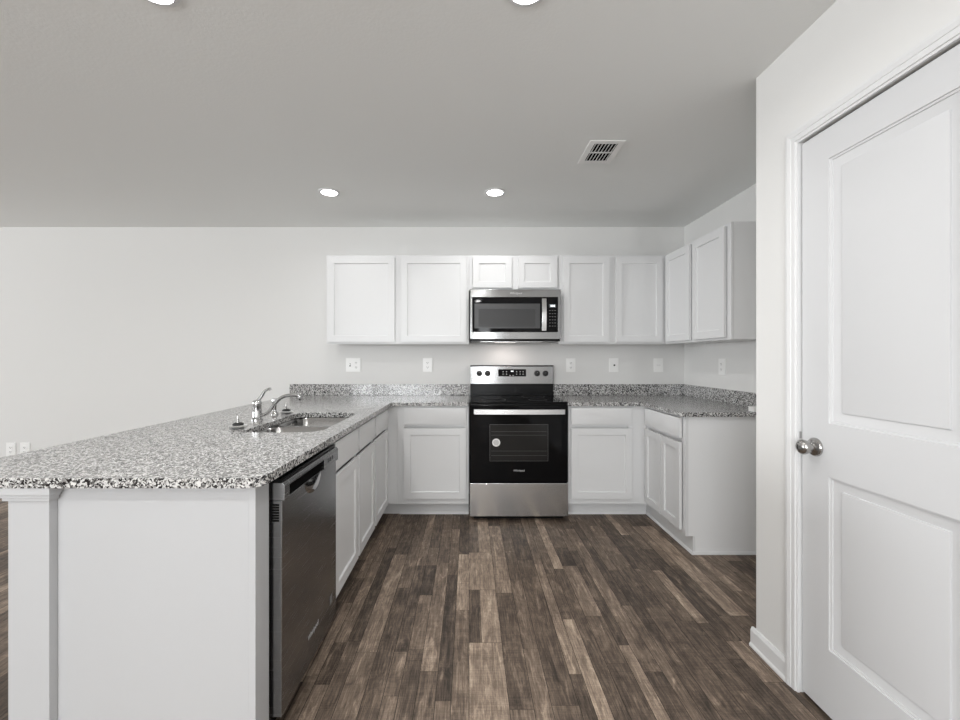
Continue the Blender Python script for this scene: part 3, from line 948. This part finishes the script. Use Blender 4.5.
# ------------------------------------------------------------------ wall plates
def plate(x, z, label, kind, w_=.086, h_=.128, name='outlet', cat='outlet', fn=None, group='white wall plates'):
    base = fn(x, z, 0)
    t = thing(name, base, label, cat, group)
    def bx(m, u0, u1, v0, v1, d0_, d1_):
        p, q = Vector(fn(u0, v0, d0_)), Vector(fn(u1, v1, d1_))
        m.box(min(p.x, q.x), max(p.x, q.x), min(p.y, q.y), max(p.y, q.y), v0, v1); return m
    bx(MB(), x - w_ / 2, x + w_ / 2, z - h_ / 2, z + h_ / 2, .0002, .006).build('plate', M_PLASTIC, t, .002)
    def duplex(cx):
        for dz in (.021, -.021):
            r = bx(MB(), cx - .016, cx + .016, z + dz - .014, z + dz + .014, .0062, .009).build('receptacle', M_PLASTIC, t, .002)
            s = MB()
            for ox in (-.0065, .0065):
                bx(s, cx + ox - .0015, cx + ox + .0015, z + dz - .003, z + dz + .006, .0092, .0096)
            bx(s, cx - .0025, cx + .0025, z + dz - .011, z + dz - .006, .0092, .0096)
            s.build('slot', M_SLOT, r)
    if kind == 'duplex': duplex(x)
    elif kind == 'double':
        duplex(x + .028)
        bx(MB(), x - .0335, x - .0225, z - .014, z + .014, .0062, .0075).build('switch_slot', M_SLOT, t)
        bx(MB(), x - .032, x - .024, z - .002, z + .011, .0076, .018).build('toggle', M_PLASTIC, t, .001)
    elif kind == 'rocker':
        bx(MB(), x - .017, x + .017, z - .033, z + .033, .0062, .0085).build('rocker', M_PLASTIC, t, .002)
        bx(MB(), x - .0175, x + .0175, z - .0006, z + .0006, .0086, .0088).build('rocker_seam', M_SLOT, t)
    elif kind == 'jack':
        c = Vector(fn(x + .004, z, 0))
        MB().lathe([(0, .0062), (.008, .0062), (.008, .012), (.004, .0122), (0, .0122)], lambda a, e, d: tuple(Vector(fn(x + .004 + a, z + e, d))), 16).build('jack', M_SLOT, t)
    return t
wb_ = lambda u, v, d: (u, YW - d, v)
wr_ = lambda u, v, d: (XR - d, u, v)
pz = 1.194
plate((353.3 - CX) / 107.6, pz, 'wide white plate with toggle switch and outlet under the wide wall cabinet', 'double', .133, .128, 'switch_plate', 'switch plate', wb_)
plate((427.6 - CX) / 107.6, pz, 'white duplex outlet on the back wall, first one left of the range', 'duplex', fn=wb_)
plate((570.6 - CX) / 107.6, pz - .002, 'white duplex outlet on the back wall just beside the range\'s right edge', 'duplex', fn=wb_)
plate((613.6 - CX) / 107.6, pz - .002, 'white wall plate with a single dark round jack, right of the range', 'jack', name='jack_plate', cat='wall plate', fn=wb_)
plate((658.2 - CX) / 107.6, pz - .002, 'white rocker switch plate on the back wall close to the corner', 'rocker', name='switch_plate', cat='switch plate', fn=wb_)
plate(3.34, 1.19, 'white duplex outlet on the right wall under the wall cabinet', 'duplex', fn=wr_)
plate((11.5 - CX) / 107.6, .408, 'low white outlet on the far wall beyond the peninsula, the one nearer the frame edge', 'duplex', .088, .128, fn=wb_)
plate((25.5 - CX) / 107.6, .408, 'low white outlet on the far wall beyond the peninsula, the one touching the counter line', 'duplex', .088, .128, fn=wb_)

# ------------------------------------------------------------------ ceiling: recessed lights and the air vent
def down_light():
    t = thing('ceiling_light', (0, 0, CEIL), '', 'ceiling light', 'recessed ceiling lights')
    dn = lambda a, c, q: (a, c, CEIL - q)
    MB().lathe([(.076, .0004), (.074, .005), (.058, .008), (.056, .0005)], lambda a, c, q: (a, c, CEIL - q), 36).build('trim_ring', M_TRIM, t, smooth=True)
    MB().lathe([(.0555, .0006), (.0555, .008), (.045, .011), (.02, .0122), (0, .0125)], dn, 32).build('lens', M_LED, t, smooth=True)
    return t
lt = down_light()
spots = [(-1.022, 3.095, 'round lit ceiling light above the far end of the peninsula', 1.2),
         (.190, 3.095, 'round lit ceiling light in front of the microwave', 3.2),
         (-1.035, 1.385, 'round lit ceiling light above the near end of the peninsula', 6),
         (.190, 1.385, 'round lit ceiling light over the open floor near the camera', 4.5)]
for i, (x, y, lb, pw) in enumerate(spots):
    o = lt if i == 0 else copy_tree(lt)
    o.location = (x, y, CEIL)
    o['label'] = lb
    area_light('downlight', (x, y, CEIL - .015), (0, 0, 0), .105, .105, pw, (1.0, 0.99, 0.975), 165, 'DISK')

vn = thing('ceiling_vent', (.772, 2.47, CEIL), 'white louvred air vent in the ceiling', 'vent')
vx0, vx1, vy0, vy1 = .676, .876, 2.357, 2.634
vz = CEIL - .006
mid = (vy0 + vy1) / 2
o1 = rect(vx0 + .034, vx1 - .034, vy0 + .034, mid - .006)
o2 = rect(vx0 + .034, vx1 - .034, mid + .006, vy1 - .034)
MB().prism(rect(vx0, vx1, vy0, vy1), flat_z, vz, CEIL - .0005, [o1, o2]).build('frame', M_PLASTIC, vn, .002)
MB().box(vx0 + .03, vx1 - .03, vy0 + .03, vy1 - .03, CEIL - .0004, CEIL - .0001).build('duct_opening', M_DARK, vn)
for (ya, yb) in ((vy0 + .035, mid - .007), (mid + .007, vy1 - .035)):
    for k in range(7):
        x = vx0 + .036 + k * .0195
        MB().prism([(x, CEIL - .0085), (x + .0014, CEIL - .0085), (x + .0112, CEIL - .0012), (x + .0098, CEIL - .0012)], lambda u, v, t: (u, t, v), ya, yb).build('louver', M_PLASTIC, vn)
